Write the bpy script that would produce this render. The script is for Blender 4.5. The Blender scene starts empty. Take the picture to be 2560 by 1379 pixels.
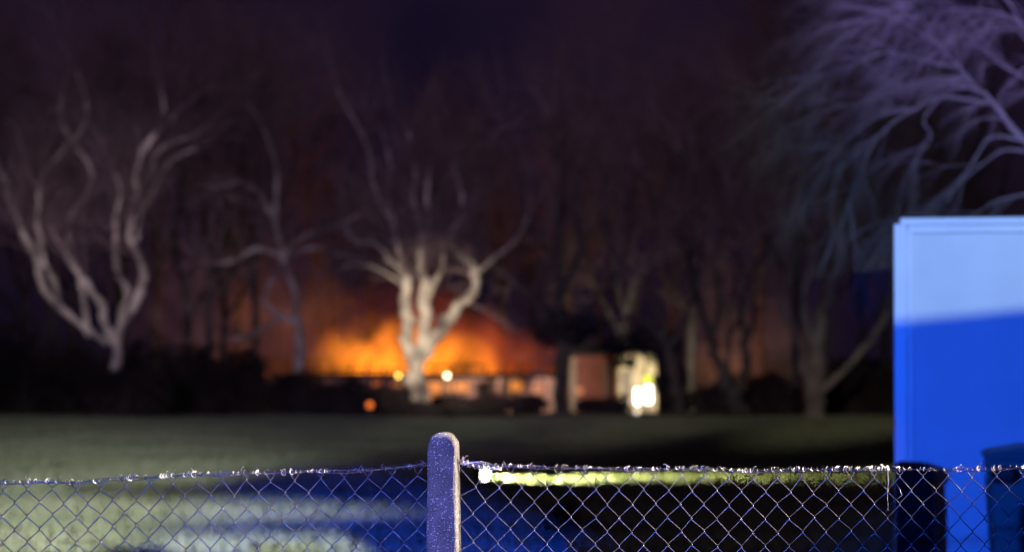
import bpy, math, random
import numpy as np
from mathutils import Vector, Matrix, noise as mnoise
R = math.radians
random.seed(11)
sc = bpy.context.scene
C = sc.collection

# ------------------------------------------------------------------ camera
H = 1.6            # eye height
FPX = 7111.0       # 100 mm lens on 36 mm, in photo pixels
HOR = 870.0        # photo row of the horizon
cam = bpy.data.cameras.new('camera'); camo = bpy.data.objects.new('camera', cam); C.objects.link(camo)
cam.lens = 100; cam.sensor_width = 36; cam.clip_start = .05; cam.clip_end = 1500
camo.location = (0, 0, H); camo.rotation_euler = (R(90) + math.atan(180.5/FPX), 0, 0)
cam.dof.use_dof = True; cam.dof.focus_distance = 8.1; cam.dof.aperture_fstop = 3.1
sc.camera = camo
sc.view_settings.view_transform = 'Standard'; sc.view_settings.look = 'None'
sc.view_settings.exposure = 0; sc.view_settings.gamma = 1
sc.cycles.use_denoising = True
sc.cycles.sample_clamp_indirect = 4; sc.cycles.sample_clamp_direct = 0
sc.cycles.max_bounces = 6; sc.cycles.diffuse_bounces = 2; sc.cycles.volume_bounces = 0
sc.cycles.caustics_reflective = False; sc.cycles.caustics_refractive = False

# ------------------------------------------------------------------ night sky: dim plum smoke
W = bpy.data.worlds.new('World'); sc.world = W; W.use_nodes = True
nt = W.node_tree; bg = nt.nodes['Background']
tc = nt.nodes.new('ShaderNodeTexCoord'); nz = nt.nodes.new('ShaderNodeTexNoise'); rp = nt.nodes.new('ShaderNodeValToRGB')
nz.inputs['Scale'].default_value = 7; nz.inputs['Detail'].default_value = 4; nz.inputs['Roughness'].default_value = .55
rp.color_ramp.elements[0].position = .36; rp.color_ramp.elements[0].color = (.0050, .0034, .0150, 1)
rp.color_ramp.elements[1].position = .66; rp.color_ramp.elements[1].color = (.0190, .0088, .0200, 1)
nt.links.new(tc.outputs['Generated'], nz.inputs['Vector']); nt.links.new(nz.outputs['Fac'], rp.inputs['Fac'])
sz = nt.nodes.new('ShaderNodeSeparateXYZ'); nt.links.new(tc.outputs['Generated'], sz.inputs[0])
er = nt.nodes.new('ShaderNodeMapRange'); er.inputs['From Max'].default_value = .13; er.inputs['To Min'].default_value = .62; nt.links.new(sz.outputs['Z'], er.inputs['Value'])
sk = nt.nodes.new('ShaderNodeMix'); sk.data_type = 'RGBA'; sk.inputs['A'].default_value = (.0, .0, .0, 1); nt.links.new(er.outputs[0], sk.inputs['Factor']); nt.links.new(rp.outputs['Color'], sk.inputs['B'])
nt.links.new(sk.outputs['Result'], bg.inputs['Color']); bg.inputs['Strength'].default_value = 1.0

# ------------------------------------------------------------------ unseen lamps: emergency vehicles behind the camera, plus added fill lights
def spot(name, loc, target, power, color, full_deg, blend, size=.03):
    l = bpy.data.lights.new(name, 'SPOT'); o = bpy.data.objects.new(name, l); C.objects.link(o)
    l.energy = power; l.color = color; l.spot_size = R(full_deg); l.spot_blend = blend; l.shadow_soft_size = size
    o.location = loc; d = Vector(target) - Vector(loc); o.rotation_euler = d.to_track_quat('-Z', 'Y').to_euler()
    return o
def point(name, loc, power, color, size=.05):
    l = bpy.data.lights.new(name, 'POINT'); o = bpy.data.objects.new(name, l); C.objects.link(o)
    l.energy = power; l.color = color; l.shadow_soft_size = size; o.location = loc
    return o
FLOOD = (4, -14, 3.4)
def aim(loc, az, el): return (loc[0]+50*math.sin(R(az)), loc[1]+50*math.cos(R(az)), loc[2]+50*math.tan(R(el)))
spot('unseen_floodlight', FLOOD, aim(FLOOD, -10.6, -10.6), 520000, (1, .94, .88), 18, 1.0, .05)
spot('unseen_floodlight', FLOOD, aim(FLOOD, -2, -1.5), 16500, (.66, .98, .80), 34, .6)
FILL_LOC = (-8, -15, 6.5)  # added fill position, no second mast known here
spot('unseen_floodlight', FILL_LOC, aim(FILL_LOC, 3.2, .6), 84000, (.80, .54, 1), 20, 1.0)  # added wide violet fill for the trees
spot('unseen_floodlight', FILL_LOC, aim(FILL_LOC, -1.6, -1.3), 125000, (1, .80, .84), 5.2, 1.0)  # added narrow fill on the left tree's fork
spot('unseen_floodlight', FILL_LOC, aim(FILL_LOC, 4.2, -3.1), 560000, (1, .83, .58), 3.4, 1.0)  # added narrow warm fill on the pale middle tree
for az, pw in ((5.5, 46000), (8.5, 62000), (11.5, 72000)): spot('field_fill', FILL_LOC, aim(FILL_LOC, az, -4.4), pw, (1, .86, .66), 4.0, 1.0)  # added fills that brighten the far lawn
BEA = (2.2, -14, 3.4)
spot('blue_beacon', BEA, aim(BEA, -5.2, -7.2), 200000, (.008, .065, 1), 7.6, .6)
BEB = (-6, -6, 2.5)
spot('blue_beacon', BEB, aim(BEB, 25.2, .8), 15500, (.010, .105, 1), 22, .35, .05)
VIO = (-4.5, -7, 2.8)
spot('violet_fill', VIO, aim(VIO, 16.4, 6.1), 48000, (.50, .31, 1), 13.4, .8, .05)  # added violet fill for the wispy tree above the garage
NEAR_FILL = (-.5, -.6, 1.9)
spot('post_front_fill', NEAR_FILL, aim(NEAR_FILL, 3.0, -4), 1500, (.95, .70, .92), 13, .45)  # added fill beside the camera for the post front and wires
spot('post_side_fill', (6.3, 7.3, 2.0), (-.17, 8.1, 1.22), 11000, (1, .80, .62), 7, .5)  # added warm spot for the post's right side, mounted on nothing

# ------------------------------------------------------------------ helpers
def at(x, y, Y):
    """photo pixel seen at depth Y -> a point of the place"""
    return Vector(((x-1280)/FPX*Y, Y, H-(y-HOR)/FPX*Y))
def px(n, Y): return n/FPX*Y

class MB:
    def __init__(s): s.v = []; s.f = []
    def add(s, vs, fs):
        b = len(s.v); s.v += [tuple(v) for v in vs]; s.f += [tuple(i+b for i in f) for f in fs]; return s
    def box(s, lo, hi, M=None):
        (a, b, c), (d, e, g) = lo, hi
        vs = [Vector(p) for p in ((a,b,c),(d,b,c),(d,e,c),(a,e,c),(a,b,g),(d,b,g),(d,e,g),(a,e,g))]
        if M is not None: vs = [M @ v for v in vs]
        return s.add(vs, [(0,3,2,1),(4,5,6,7),(0,1,5,4),(1,2,6,5),(2,3,7,6),(3,0,4,7)])
    def tube(s, pts, rad, n=6, cap=True):
        pts = [Vector(p) for p in pts]
        if not isinstance(rad, (list, tuple)): rad = [rad]*len(pts)
        b = len(s.v); ref = None; m = len(pts)
        for i, p in enumerate(pts):
            t = pts[min(i+1, m-1)] - pts[max(i-1, 0)]
            if t.length < 1e-9: t = Vector((0, 0, 1))
            t.normalize()
            if ref is None:
                ref = t.orthogonal().normalized()
            else:
                ref = ref - t*ref.dot(t)
                ref = t.orthogonal().normalized() if ref.length < 1e-6 else ref.normalized()
            q = t.cross(ref)
            for k in range(n):
                a = 2*math.pi*k/n
                s.v.append(tuple(p + (ref*math.cos(a) + q*math.sin(a))*rad[i]))
        for i in range(m-1):
            for k in range(n):
                s.f.append((b+i*n+k, b+i*n+(k+1) % n, b+(i+1)*n+(k+1) % n, b+(i+1)*n+k))
        if cap:
            s.f.append(tuple(b+k for k in reversed(range(n)))); s.f.append(tuple(b+(m-1)*n+k for k in range(n)))
        return s
    def lathe(s, prof, c=(0,0,0), n=20, axis='z'):
        b = len(s.v); c = Vector(c)
        for r, h in prof:
            for k in range(n):
                a = 2*math.pi*k/n; u, w = r*math.cos(a), r*math.sin(a)
                s.v.append(tuple(c + Vector((u, w, h) if axis == 'z' else (u, h, w) if axis == 'y' else (h, u, w))))
        for i in range(len(prof)-1):
            for k in range(n):
                s.f.append((b+i*n+k, b+i*n+(k+1) % n, b+(i+1)*n+(k+1) % n, b+(i+1)*n+k))
        s.f.append(tuple(b+k for k in reversed(range(n)))); s.f.append(tuple(b+(len(prof)-1)*n+k for k in range(n)))
        return s
    def mesh(s, name, smooth=False):
        me = bpy.data.meshes.new(name); me.from_pydata(s.v, [], s.f)
        if smooth: me.polygons.foreach_set('use_smooth', [True]*len(me.polygons))
        me.update(); return me
    def build(s, name, mat, parent=None, smooth=False, bevel=0, loc=None):
        o = bpy.data.objects.new(name, s.mesh(name, smooth)); C.objects.link(o); o.data.materials.append(mat)
        if parent: o.parent = parent
        if loc is not None: o.location = loc
        if bevel:
            b = o.modifiers.new('bevel', 'BEVEL'); b.width = bevel; b.segments = 2; b.limit_method = 'ANGLE'
        return o
def link(name, me, mat, parent=None):
    o = bpy.data.objects.new(name, me); C.objects.link(o)
    if mat and not me.materials: me.materials.append(mat)
    if parent: o.parent = parent
    return o
def tag(o, label=None, cat=None, group=None, kind=None):
    for k, v in (('label', label), ('category', cat), ('group', group), ('kind', kind)):
        if v: o[k] = v
    return o
def thing(name, label, cat, loc=(0,0,0), rz=0, group=None):
    o = bpy.data.objects.new(name, None); C.objects.link(o); o.location = loc; o.rotation_euler = (0, 0, rz)
    o.empty_display_size = .1
    return tag(o, label, cat, group)
def smooth_line(P, sub=5):
    """Catmull-Rom through tuples"""
    out = []; n = len(P)
    for i in range(n-1):
        p0, p1, p2, p3 = (np.array(P[max(i-1,0)], float), np.array(P[i], float), np.array(P[i+1], float), np.array(P[min(i+2,n-1)], float))
        for k in range(sub):
            t = k/sub
            out.append(.5*((2*p1)+(-p0+p2)*t+(2*p0-5*p1+4*p2-p3)*t*t+(-p0+3*p1-3*p2+p3)*t**3))
    out.append(np.array(P[-1], float))
    return out

# ------------------------------------------------------------------ materials
def mat(name, col, rough=.7, metal=0, var=0, scale=8, bump=0, bscale=40, detail=5, emit=None, estr=0, spec=.4, col2=None):
    m = bpy.data.materials.new(name); m.use_nodes = True; n = m.node_tree; b = n.nodes['Principled BSDF']
    b.inputs['Roughness'].default_value = rough; b.inputs['Metallic'].default_value = metal
    b.inputs['Specular IOR Level'].default_value = spec
    b.inputs['Base Color'].default_value = (*col, 1)
    if var or col2:
        t = n.nodes.new('ShaderNodeTexCoord'); z = n.nodes.new('ShaderNodeTexNoise'); r = n.nodes.new('ShaderNodeValToRGB')
        z.inputs['Scale'].default_value = scale; z.inputs['Detail'].default_value = detail
        c2 = col2 or tuple(min(1, c*(1+var)) for c in col); c1 = col if col2 else tuple(c*(1-var) for c in col)
        r.color_ramp.elements[0].color = (*c1, 1); r.color_ramp.elements[1].color = (*c2, 1)
        r.color_ramp.elements[0].position = .35; r.color_ramp.elements[1].position = .65
        n.links.new(t.outputs['Object'], z.inputs['Vector']); n.links.new(z.outputs['Fac'], r.inputs['Fac'])
        n.links.new(r.outputs['Color'], b.inputs['Base Color'])
    if bump:
        t = n.nodes.new('ShaderNodeTexCoord'); z = n.nodes.new('ShaderNodeTexNoise'); u = n.nodes.new('ShaderNodeBump')
        z.inputs['Scale'].default_value = bscale; z.inputs['Detail'].default_value = 6
        u.inputs['Strength'].default_value = bump; u.inputs['Distance'].default_value = .02
        n.links.new(t.outputs['Object'], z.inputs['Vector']); n.links.new(z.outputs['Fac'], u.inputs['Height'])
        n.links.new(u.outputs['Normal'], b.inputs['Normal'])
    if emit:
        b.inputs['Emission Color'].default_value = (*emit, 1); b.inputs['Emission Strength'].default_value = estr
    return m
M = {}
M['soil'] = mat('soil_turf', (.020, .026, .014), .95, var=.35, scale=.6, bump=.5, bscale=6)
M['grass'] = mat('grass_blades', (.084, .106, .066), .75, scale=.35, col2=(.128, .148, .098), spec=.25)
M['bark'] = mat('pale_bark', (.055, .045, .045), .85, col2=(.44, .40, .34), scale=1.9, bump=.6, bscale=14)
M['barkd'] = mat('dark_bark', (.030, .026, .026), .9, var=.4, scale=3, bump=.6, bscale=14)
M['barkm'] = mat('grey_bark', (.085, .072, .070), .88, col2=(.17, .15, .14), scale=2.5, bump=.5, bscale=14)
M['twig'] = mat('twigs', (.12, .082, .09), .9, var=.35, scale=1.2)
M['twigp'] = mat('pale_twigs', (.17, .15, .16), .85, var=.3, scale=1.2)
M['twigw'] = mat('wispy_twigs', (.20, .165, .19), .85, var=.3, scale=1.2)
M['leafd'] = mat('evergreen_leaves', (.014, .015, .021), .8, var=.5, scale=.9, spec=.1)
M['shrub'] = mat('shrub_leaves', (.026, .020, .021), .9, var=.5, scale=.8, spec=.05)
M['wire'] = mat('galvanised_wire', (.16, .16, .175), .36, metal=.9, var=.25, scale=90)
M['tie'] = mat('new_tie_wire', (.62, .61, .63), .30, metal=.9, var=.2, scale=120)
M['wallp'] = mat('white_wall_paint', (.74, .75, .77), .42, var=.05, scale=2.5, bump=.06, bscale=9)
M['frame'] = mat('white_trim_paint', (.80, .80, .80), .32, var=.04, scale=4)
M['roof'] = mat('roof_felt', (.06, .06, .065), .9, var=.2)
M['bin'] = mat('green_bin_plastic', (.035, .16, .15), .42, var=.12, scale=5, bump=.05, bscale=60)
M['black'] = mat('black_plastic', (.012, .012, .013), .5)
M['shadow_slab'] = mat('painted_shadow_black', (.004, .003, .005), .7, spec=.12, bump=.05, bscale=50)  # near-black of the slab that replaces a wall shadow
M['metal'] = mat('lamp_housing', (.05, .05, .05), .45, metal=.5)
M['brick'] = mat('red_brick', (.13, .045, .035), .9, var=.35, scale=9, bump=.4, bscale=20)
M['mauve'] = mat('rendered_wall', (.30, .16, .14), .9, var=.3, scale=2.5, bump=.2)
M['char'] = mat('charred_timber', (.014, .010, .009), .95, var=.4, scale=6)
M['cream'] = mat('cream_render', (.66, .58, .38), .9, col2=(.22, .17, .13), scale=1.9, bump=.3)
M['pale'] = mat('pale_timber', (.17, .14, .12), .8, var=.25, scale=4)
M['pane'] = mat('fire_lit_pane', (.1, .03, .01), .5, emit=(1, .30, .045), estr=.95)
M['pane2'] = mat('dim_fire_pane', (.1, .03, .01), .5, emit=(1, .22, .05), estr=.35)
def lens(name, col, s): return mat(name, tuple(.12*c for c in col), .3, emit=col, estr=s)
M['van'] = mat('van_paint', (.55, .55, .55), .3); M['tyre'] = mat('tyre_rubber', (.02, .02, .02), .9)
M['glass'] = mat('dark_glass', (.01, .012, .015), .08)
M['alu'] = mat('ladder_aluminium', (.6, .6, .6), .35, metal=.9)

# speckled concrete
def concrete():
    m = bpy.data.materials.new('speckled_concrete'); m.use_nodes = True; n = m.node_tree; b = n.nodes['Principled BSDF']
    b.inputs['Roughness'].default_value = .8; b.inputs['Specular IOR Level'].default_value = .35
    t = n.nodes.new('ShaderNodeTexCoord')
    def tex(kind, sc_, **kw):
        z = n.nodes.new(kind); z.inputs['Scale'].default_value = sc_
        for k, v in kw.items(): z.inputs[k].default_value = v
        n.links.new(t.outputs['Object'], z.inputs['Vector']); return z
    fine = tex('ShaderNodeTexNoise', 260, Detail=4, Roughness=.75)
    big = tex('ShaderNodeTexNoise', 18, Detail=4)
    vor = tex('ShaderNodeTexVoronoi', 210)
    r1 = n.nodes.new('ShaderNodeValToRGB'); r1.color_ramp.elements[0].position = .38; r1.color_ramp.elements[1].position = .66
    r1.color_ramp.elements[0].color = (.055, .052, .055, 1); r1.color_ramp.elements[1].color = (.27, .26, .265, 1)
    r2 = n.nodes.new('ShaderNodeValToRGB'); r2.color_ramp.elements[0].position = .50; r2.color_ramp.elements[1].position = .62
    sep = n.nodes.new('ShaderNodeSeparateColor'); n.links.new(vor.outputs['Color'], sep.inputs['Color'])
    gt = n.nodes.new('ShaderNodeMath'); gt.operation = 'GREATER_THAN'; gt.inputs[1].default_value = .80
    n.links.new(sep.outputs['Red'], gt.inputs[0])
    lt = n.nodes.new('ShaderNodeMath'); lt.operation = 'LESS_THAN'; lt.inputs[1].default_value = .34
    n.links.new(vor.outputs['Distance'], lt.inputs[0])
    an = n.nodes.new('ShaderNodeMath'); an.operation = 'MULTIPLY'; n.links.new(gt.outputs[0], an.inputs[0]); n.links.new(lt.outputs[0], an.inputs[1])
    mx = n.nodes.new('ShaderNodeMix'); mx.data_type = 'RGBA'; mx.inputs['B'].default_value = (.72, .71, .70, 1)
    n.links.new(fine.outputs['Fac'], r1.inputs['Fac']); n.links.new(r1.outputs['Color'], mx.inputs['A']); n.links.new(an.outputs[0], mx.inputs['Factor'])
    m2 = n.nodes.new('ShaderNodeMix'); m2.data_type = 'RGBA'; m2.blend_type = 'MULTIPLY'; m2.inputs['Factor'].default_value = .8
    n.links.new(mx.outputs['Result'], m2.inputs['A'])
    r3 = n.nodes.new('ShaderNodeValToRGB'); r3.color_ramp.elements[0].position = .3; r3.color_ramp.elements[0].color = (.34, .36, .34, 1); r3.color_ramp.elements[1].position = .65
    n.links.new(big.outputs['Fac'], r3.inputs['Fac']); n.links.new(r3.outputs['Color'], m2.inputs['B'])
    n.links.new(m2.outputs['Result'], b.inputs['Base Color'])
    u = n.nodes.new('ShaderNodeBump'); u.inputs['Strength'].default_value = .8; u.inputs['Distance'].default_value = .0025
    n.links.new(fine.outputs['Fac'], u.inputs['Height']); n.links.new(u.outputs['Normal'], b.inputs['Normal'])
    return m
M['concrete'] = concrete()

# ------------------------------------------------------------------ ground: lawn that drops behind the trees
def gz(x, y):
    z = .05*mnoise.noise(Vector((x*.08, y*.08, 3)))
    if y < 20: z *= max(0, (y-10)/10)
    if y > 72: z -= 1.6*min(1, (y-72)/12)**1.3
    return z
def terrain():
    ys = list(np.linspace(-60, 15, 16)) + list(np.linspace(16, 110, 120)) + list(np.linspace(116, 900, 40))
    xs = list(np.linspace(-500, -30, 12)) + list(np.linspace(-28, 28, 80)) + list(np.linspace(30, 500, 12))
    m = MB(); nx = len(xs)
    m.v = [(x, y, gz(x, y)) for y in ys for x in xs]
    m.f = [(j*nx+i, j*nx+i+1, (j+1)*nx+i+1, (j+1)*nx+i) for j in range(len(ys)-1) for i in range(nx-1)]
    tag(m.build('ground', M['soil'], smooth=True), kind='structure', label='dark lawn running from the wire fence back to the trees')
terrain()
def grass_field():
    rng = np.random.default_rng(5); N = 400000
    u = rng.random(N); Y = np.sqrt(17**2 + (73**2-17**2)*u)
    X = (rng.random(N)-.5)*2*(.21*Y + .8)
    edge = np.array([mnoise.noise(Vector((x*.3, y*.05, 9)))*2.5 + mnoise.noise(Vector((x*1.3, y*.4, 4)))*1.2 for x, y in zip(X, Y)])
    bare = np.array([mnoise.noise(Vector((x*.9, y*.5, 2))) + .5*mnoise.noise(Vector((x*2.6, y*1.5, 7))) for x, y in zip(X, Y)])
    keep = (Y < 65.5 + edge) & ((bare > -.30) | (rng.random(N) < .3)); X = X[keep]; Y = Y[keep]; n = len(X)
    patch = np.array([mnoise.noise(Vector((x*.35, y*.22, 0))) for x, y in zip(X, Y)])
    Z = np.array([gz(x, y) for x, y in zip(X, Y)]) - .008
    h = (.050 + .035*rng.random(n))*(1 + .4*patch) ; a = rng.random(n)*2*np.pi; w = .008 + .010*rng.random(n)
    lx = (rng.random(n)-.5)*.05; ly = (rng.random(n)-.5)*.05
    V = np.empty((n, 3, 3))
    V[:,0] = np.stack([X-np.cos(a)*w, Y-np.sin(a)*w, Z], 1); V[:,1] = np.stack([X+np.cos(a)*w, Y+np.sin(a)*w, Z], 1)
    V[:,2] = np.stack([X+lx, Y+ly, Z+h], 1)
    me = bpy.data.meshes.new('grass'); me.vertices.add(3*n); me.vertices.foreach_set('co', V.ravel())
    me.loops.add(3*n); me.loops.foreach_set('vertex_index', np.arange(3*n, dtype=np.int32))
    me.polygons.add(n); me.polygons.foreach_set('loop_start', np.arange(0, 3*n, 3, dtype=np.int32))
    me.update(calc_edges=True); me.validate()
    tag(link('grass', me, M['grass']), 'short mown grass covering the lawn behind the fence', 'grass', kind='stuff')
grass_field()

# ------------------------------------------------------------------ fence post and chain link
FY = 8.1
def fence_post():
    Y = FY - .045; k = Y/FPX
    cx = (1113-1280)*k; top = H-(1080-HOR)*k; w0 = 70*k; w1 = 77*k; dep = .085
    root = None
    # outline in x,z: parallel slightly flaring sides and a half-round head
    out = []; r = w0/2; n = 18; zb = -.25
    hz = top - r*1.12
    sideN = 26
    for i in range(sideN): 
        t = i/(sideN-1); z = zb + (hz-zb)*t
        wv = w0 + (w1-w0)*min(1, (top-z)/.34)
        out.append((wv/2, z))
    for i in range(1, n): a = math.pi*i/n; out.append((r*math.cos(a), hz + r*1.12*math.sin(a)))
    for i in range(sideN):
        t = 1-i/(sideN-1); z = zb + (hz-zb)*t
        wv = w0 + (w1-w0)*min(1, (top-z)/.34)
        out.append((-wv/2, z))
    m = MB(); L = len(out); ch = .005
    cxm = 0
    def ring(y, s):
        vs = []
        for q, (x, z) in enumerate(out):
            (ax, az), (bx, bz) = out[max(q-1, 0)], out[min(q+1, L-1)]
            t = Vector((bx-ax, bz-az)).normalized(); nx_, nz_ = t.y, -t.x
            jit = .0012*mnoise.noise(Vector((x*160, y*160, z*160))) + .0009*mnoise.noise(Vector((x*420, y*420, z*420)))
            k = s*(1 + 1.6*mnoise.noise(Vector((x*25, 2, z*28))) + .9*mnoise.noise(Vector((x*90, 5, z*90)))) if s else 0
            vs.append((x - nx_*k + jit, y + jit*.7, z - nz_*k + jit))
        return vs
    rings = [ring(-dep/2, ch), ring(-dep/2+ch*.4, ch*.3), ring(-dep/2+ch*1.1, 0), ring(0, 0), ring(dep/2-ch, 0), ring(dep/2, ch)]
    for v in rings: m.v += v
    for j in range(len(rings)-1):
        for i in range(L):
            m.f.append((j*L+i, j*L+(i+1) % L, (j+1)*L+(i+1) % L, (j+1)*L+i))
    # faces front/back as strips
    for base, flip in ((0, False), ((len(rings)-1)*L, True)):
        for i in range(L//2):
            a, b, c, d = base+i, base+i+1, base+L-2-i, base+L-1-i
            f = (a, b, c, d) if b != c else (a, b, d)
            if len(set(f)) < 3: continue
            f = tuple(dict.fromkeys(f))
            m.f.append(f[::-1] if not flip else f)
    o = m.build('fence_post', M['concrete'])
    o.location = (cx, FY, 0); o.rotation_euler = (0, R(-.25), R(-8))
    tag(o, 'round-topped speckled concrete post holding the chain link fence', 'post')
    return o
fence_post()

TOPL = [(-200, 1206), (0, 1205), (110, 1202), (200, 1207), (300, 1195), (540, 1184), (850, 1177), (1030, 1166), (1072, 1160)]
TOPR = [(1152, 1152), (1185, 1162), (1250, 1164), (1400, 1168), (1560, 1173), (1700, 1170), (1850, 1177), (1950, 1174), (2200, 1172), (2400, 1173), (2560, 1168), (2760, 1166)]
def topline(T, x):
    for (a, b), (c, d) in zip(T, T[1:]):
        if a <= x <= c:
            t = (x-a)/(c-a); t = t*t*(3-2*t)*.5 + t*.5
            return b + (d-b)*t
    return T[0][1] if x < T[0][0] else T[-1][1]
KF = FY/FPX
def fp(x, y, dy=0.0): return Vector(((x-1280)*KF, FY+dy, H-(y-HOR)*KF))
rnd = random.Random(3)
def chain_panel(T, x0, x1, phase, label, seed):
    rnd = random.Random(seed)
    root = thing('chain_link_fence', label, 'fence', ((x0+x1)/2*KF-1280*KF, FY, 0))
    ox = Vector(root.location)
    hp, hv = 30.4, 34.0
    ncol = int((x1-x0)/hp); rows = 34
    wr = .00158
    jit = {}
    def knot(c, rrow):
        if (c, rrow) not in jit:
            f = 1 + .9*max(0, 3-rrow)/3
            jit[(c, rrow)] = (rnd.gauss(0, 1.1)*f, rnd.gauss(0, 1.2)*f)
        j = jit[(c, rrow)]
        x = x0 + phase + c*hp
        yt = topline(T, x)
        damp = max(.25, 1-rrow/26)
        ymean = 1172
        return x + j[0], ymean + (yt-ymean)*damp + 18 + rrow*hv + j[1]
    for c in range(ncol):
        pts = []
        for r in range(rows):
            right = (r + c) % 2 == 1
            kx, ky = knot(c+1 if right else c, r)
            s = 1 if right else -1
            # going down-right runs in front, down-left runs behind
            pts += [fp(kx - s*2.6, ky-4.5, .0004), fp(kx + s*1.2, ky-1.2, .0022*s), fp(kx + s*1.0, ky+1.8, -.0022*s), fp(kx - s*2.6, ky+4.8, -.0004)]
        # ends twist up to the top wire
        kx, ky = knot(c+1 if c % 2 == 1 else c, 0)
        ty = topline(T, kx)
        sgn = -1 if c % 2 == 1 else 1
        head = [fp(kx + sgn*(12+rnd.uniform(-3, 4)), ty - rnd.uniform(2, 7), -.002), fp(kx + sgn*(11+rnd.uniform(-2, 2)), ty+2, .002), fp(kx + sgn*6, (ty+ky)/2+2, 0)]
        # a little bow in the straight runs
        pts = head + pts
        m = MB().tube([p - ox for p in pts], wr, 5)
        m.build('wire', M['wire'], root, smooth=True)
    # line wires along the top
    for q in range(2):
        P = []
        n = int((x1-x0)/7)
        ph = rnd.random()*6
        for i in range(n+1):
            x = x0 + (x1-x0)*i/n
            y = topline(T, x) + (q-.5)*4.2 + 2.2*math.sin(i*.16+ph+q*2) + rnd.gauss(0, .5)
            P.append(fp(x, y, .0025*math.cos(i*.3+q*2.1)) - ox)
        MB().tube(P, .0012, 5).build('line_wire', M['wire'], root, smooth=True)
    # twisted wire ends and tie wraps on the top wire
    x = x0 + 8
    while x < x1 - 5:
        y = topline(T, x); big = rnd.random() < .55
        P = []
        turns = rnd.uniform(.9, 1.9) if big else rnd.uniform(.6, 1.2)
        r0 = rnd.uniform(5, 8.5) if big else rnd.uniform(3.5, 6)
        adv = rnd.uniform(3, 11)*rnd.choice((-1, 1)); n = int(turns*9); a0 = rnd.random()*6
        for i in range(n+1):
            t = i/n; a = a0 + turns*2*math.pi*t
            rr = r0*(1 + .25*math.sin(3*a))
            P.append(fp(x + adv*(t-.5) + .45*rr*math.sin(a), y + rr*.95*math.cos(a) - 1.5, .0045*math.sin(a)))
        if big:
            e = P[-1]; d = Vector((rnd.uniform(-1, 1), rnd.uniform(-.5, .2), rnd.uniform(.3, 1.2))).normalized()
            k = rnd.uniform(.005, .014)
            P += [e + d*k*.5, e + d*k + Vector((rnd.uniform(-.003, .003), 0, 0)), e + d*k*1.2 + Vector((rnd.uniform(-.006, .006), 0, -.002))]
        MB().tube([p - ox for p in P], rnd.uniform(.0009, .0013), 5).build('wire_twist', M['tie'] if rnd.random() < .6 else M['wire'], root, smooth=True)
        x += rnd.uniform(8, 25)
    return root, ox
lf, lo = chain_panel(TOPL, -190, 1078, 17, 'chain link fence panel with a slack top wire in front of the pale lit grass', 21)
rf, ro = chain_panel(TOPR, 1148, 2740, 4, 'chain link fence panel with frayed top wires and a hanging broken wire', 22)
# thick wrap where the right panel is bound to the post
P = []
for i in range(120):
    t = i/119; a = t*2*math.pi*15
    x = 1150 + 95*t; y = 1148 + 17*min(1, t*2.2) + 2*math.sin(t*9); r = 9.5*(1-t*.55) + 1.5*math.sin(a*.37)
    P.append(fp(x + r*.5*math.sin(a*.5), y + r*math.cos(a), .008*math.sin(a)*(1-t*.5)) - ro)
MB().tube(P, .0013, 5).build('binding_wire', M['tie'], rf, smooth=True)
for q in range(4):
    P = [fp(1146+i*12, 1146+q*4 + 2*i + 3*math.sin(i*.9+q), -.004+.003*math.sin(i+q)) - ro for i in range(10)]
    MB().tube(P, .0013, 5).build('binding_strand', M['tie'], rf, smooth=True)
# a broken wire that hangs loose
P = [fp(x, y, -.004) - ro for x, y in ((2214, 1168), (2218, 1185), (2219, 1205), (2216, 1225), (2217, 1250), (2218, 1268), (2213, 1276), (2220, 1272))]
MB().tube(P, .0012, 5).build('loose_wire', M['wire'], rf, smooth=True)
P = [fp(x, y, -.003) - ro for x, y in ((2238, 1207), (2248, 1222), (2253, 1236), (2240, 1246), (2222, 1258))]
MB().tube(P, .0012, 5).build('loose_wire', M['wire'], rf, smooth=True)

# ------------------------------------------------------------------ garage, shadow slab and bin on the right
GA = R(-12)
gp = at(2237, 545, 17.0)
g = thing('garage', 'flat-roofed garage with white panel wall turned blue by the beacon', 'garage', (gp.x, gp.y, 0), GA)
GH = gp.z
MB().box((.0, .03, 0), (3.2, 5.0, GH-.10)).build('wall', M['wallp'], g)
for i in range(2):
    MB().box((.108+i*1.54, .004, .05), (.108+i*1.54+1.536, .04, GH-.095)).build('wall_panel', M['wallp'], g)
MB().box((-.004, -.016, 0), (.075, .06, GH-.035)).build('corner_post', M['frame'], g, bevel=.006)
MB().box((.073, -.006, 0), (.112, .05, GH-.07)).build('corner_trim', M['frame'], g, bevel=.008)
MB().box((.078, -.012, GH-.092), (3.22, .05, GH-.046)).build('top_rail', M['frame'], g, bevel=.005)
MB().box((.034, -.034, GH-.045), (3.26, 5.02, GH)).build('fascia', M['frame'], g, bevel=.006)
MB().box((.06, 0.0, GH), (3.2, 5.0, GH+.008)).build('roof', M['roof'], g)
MB().box((.0, -.0, 0), (3.2, 5.0, .04)).build('base', M['soil'], g)

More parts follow.
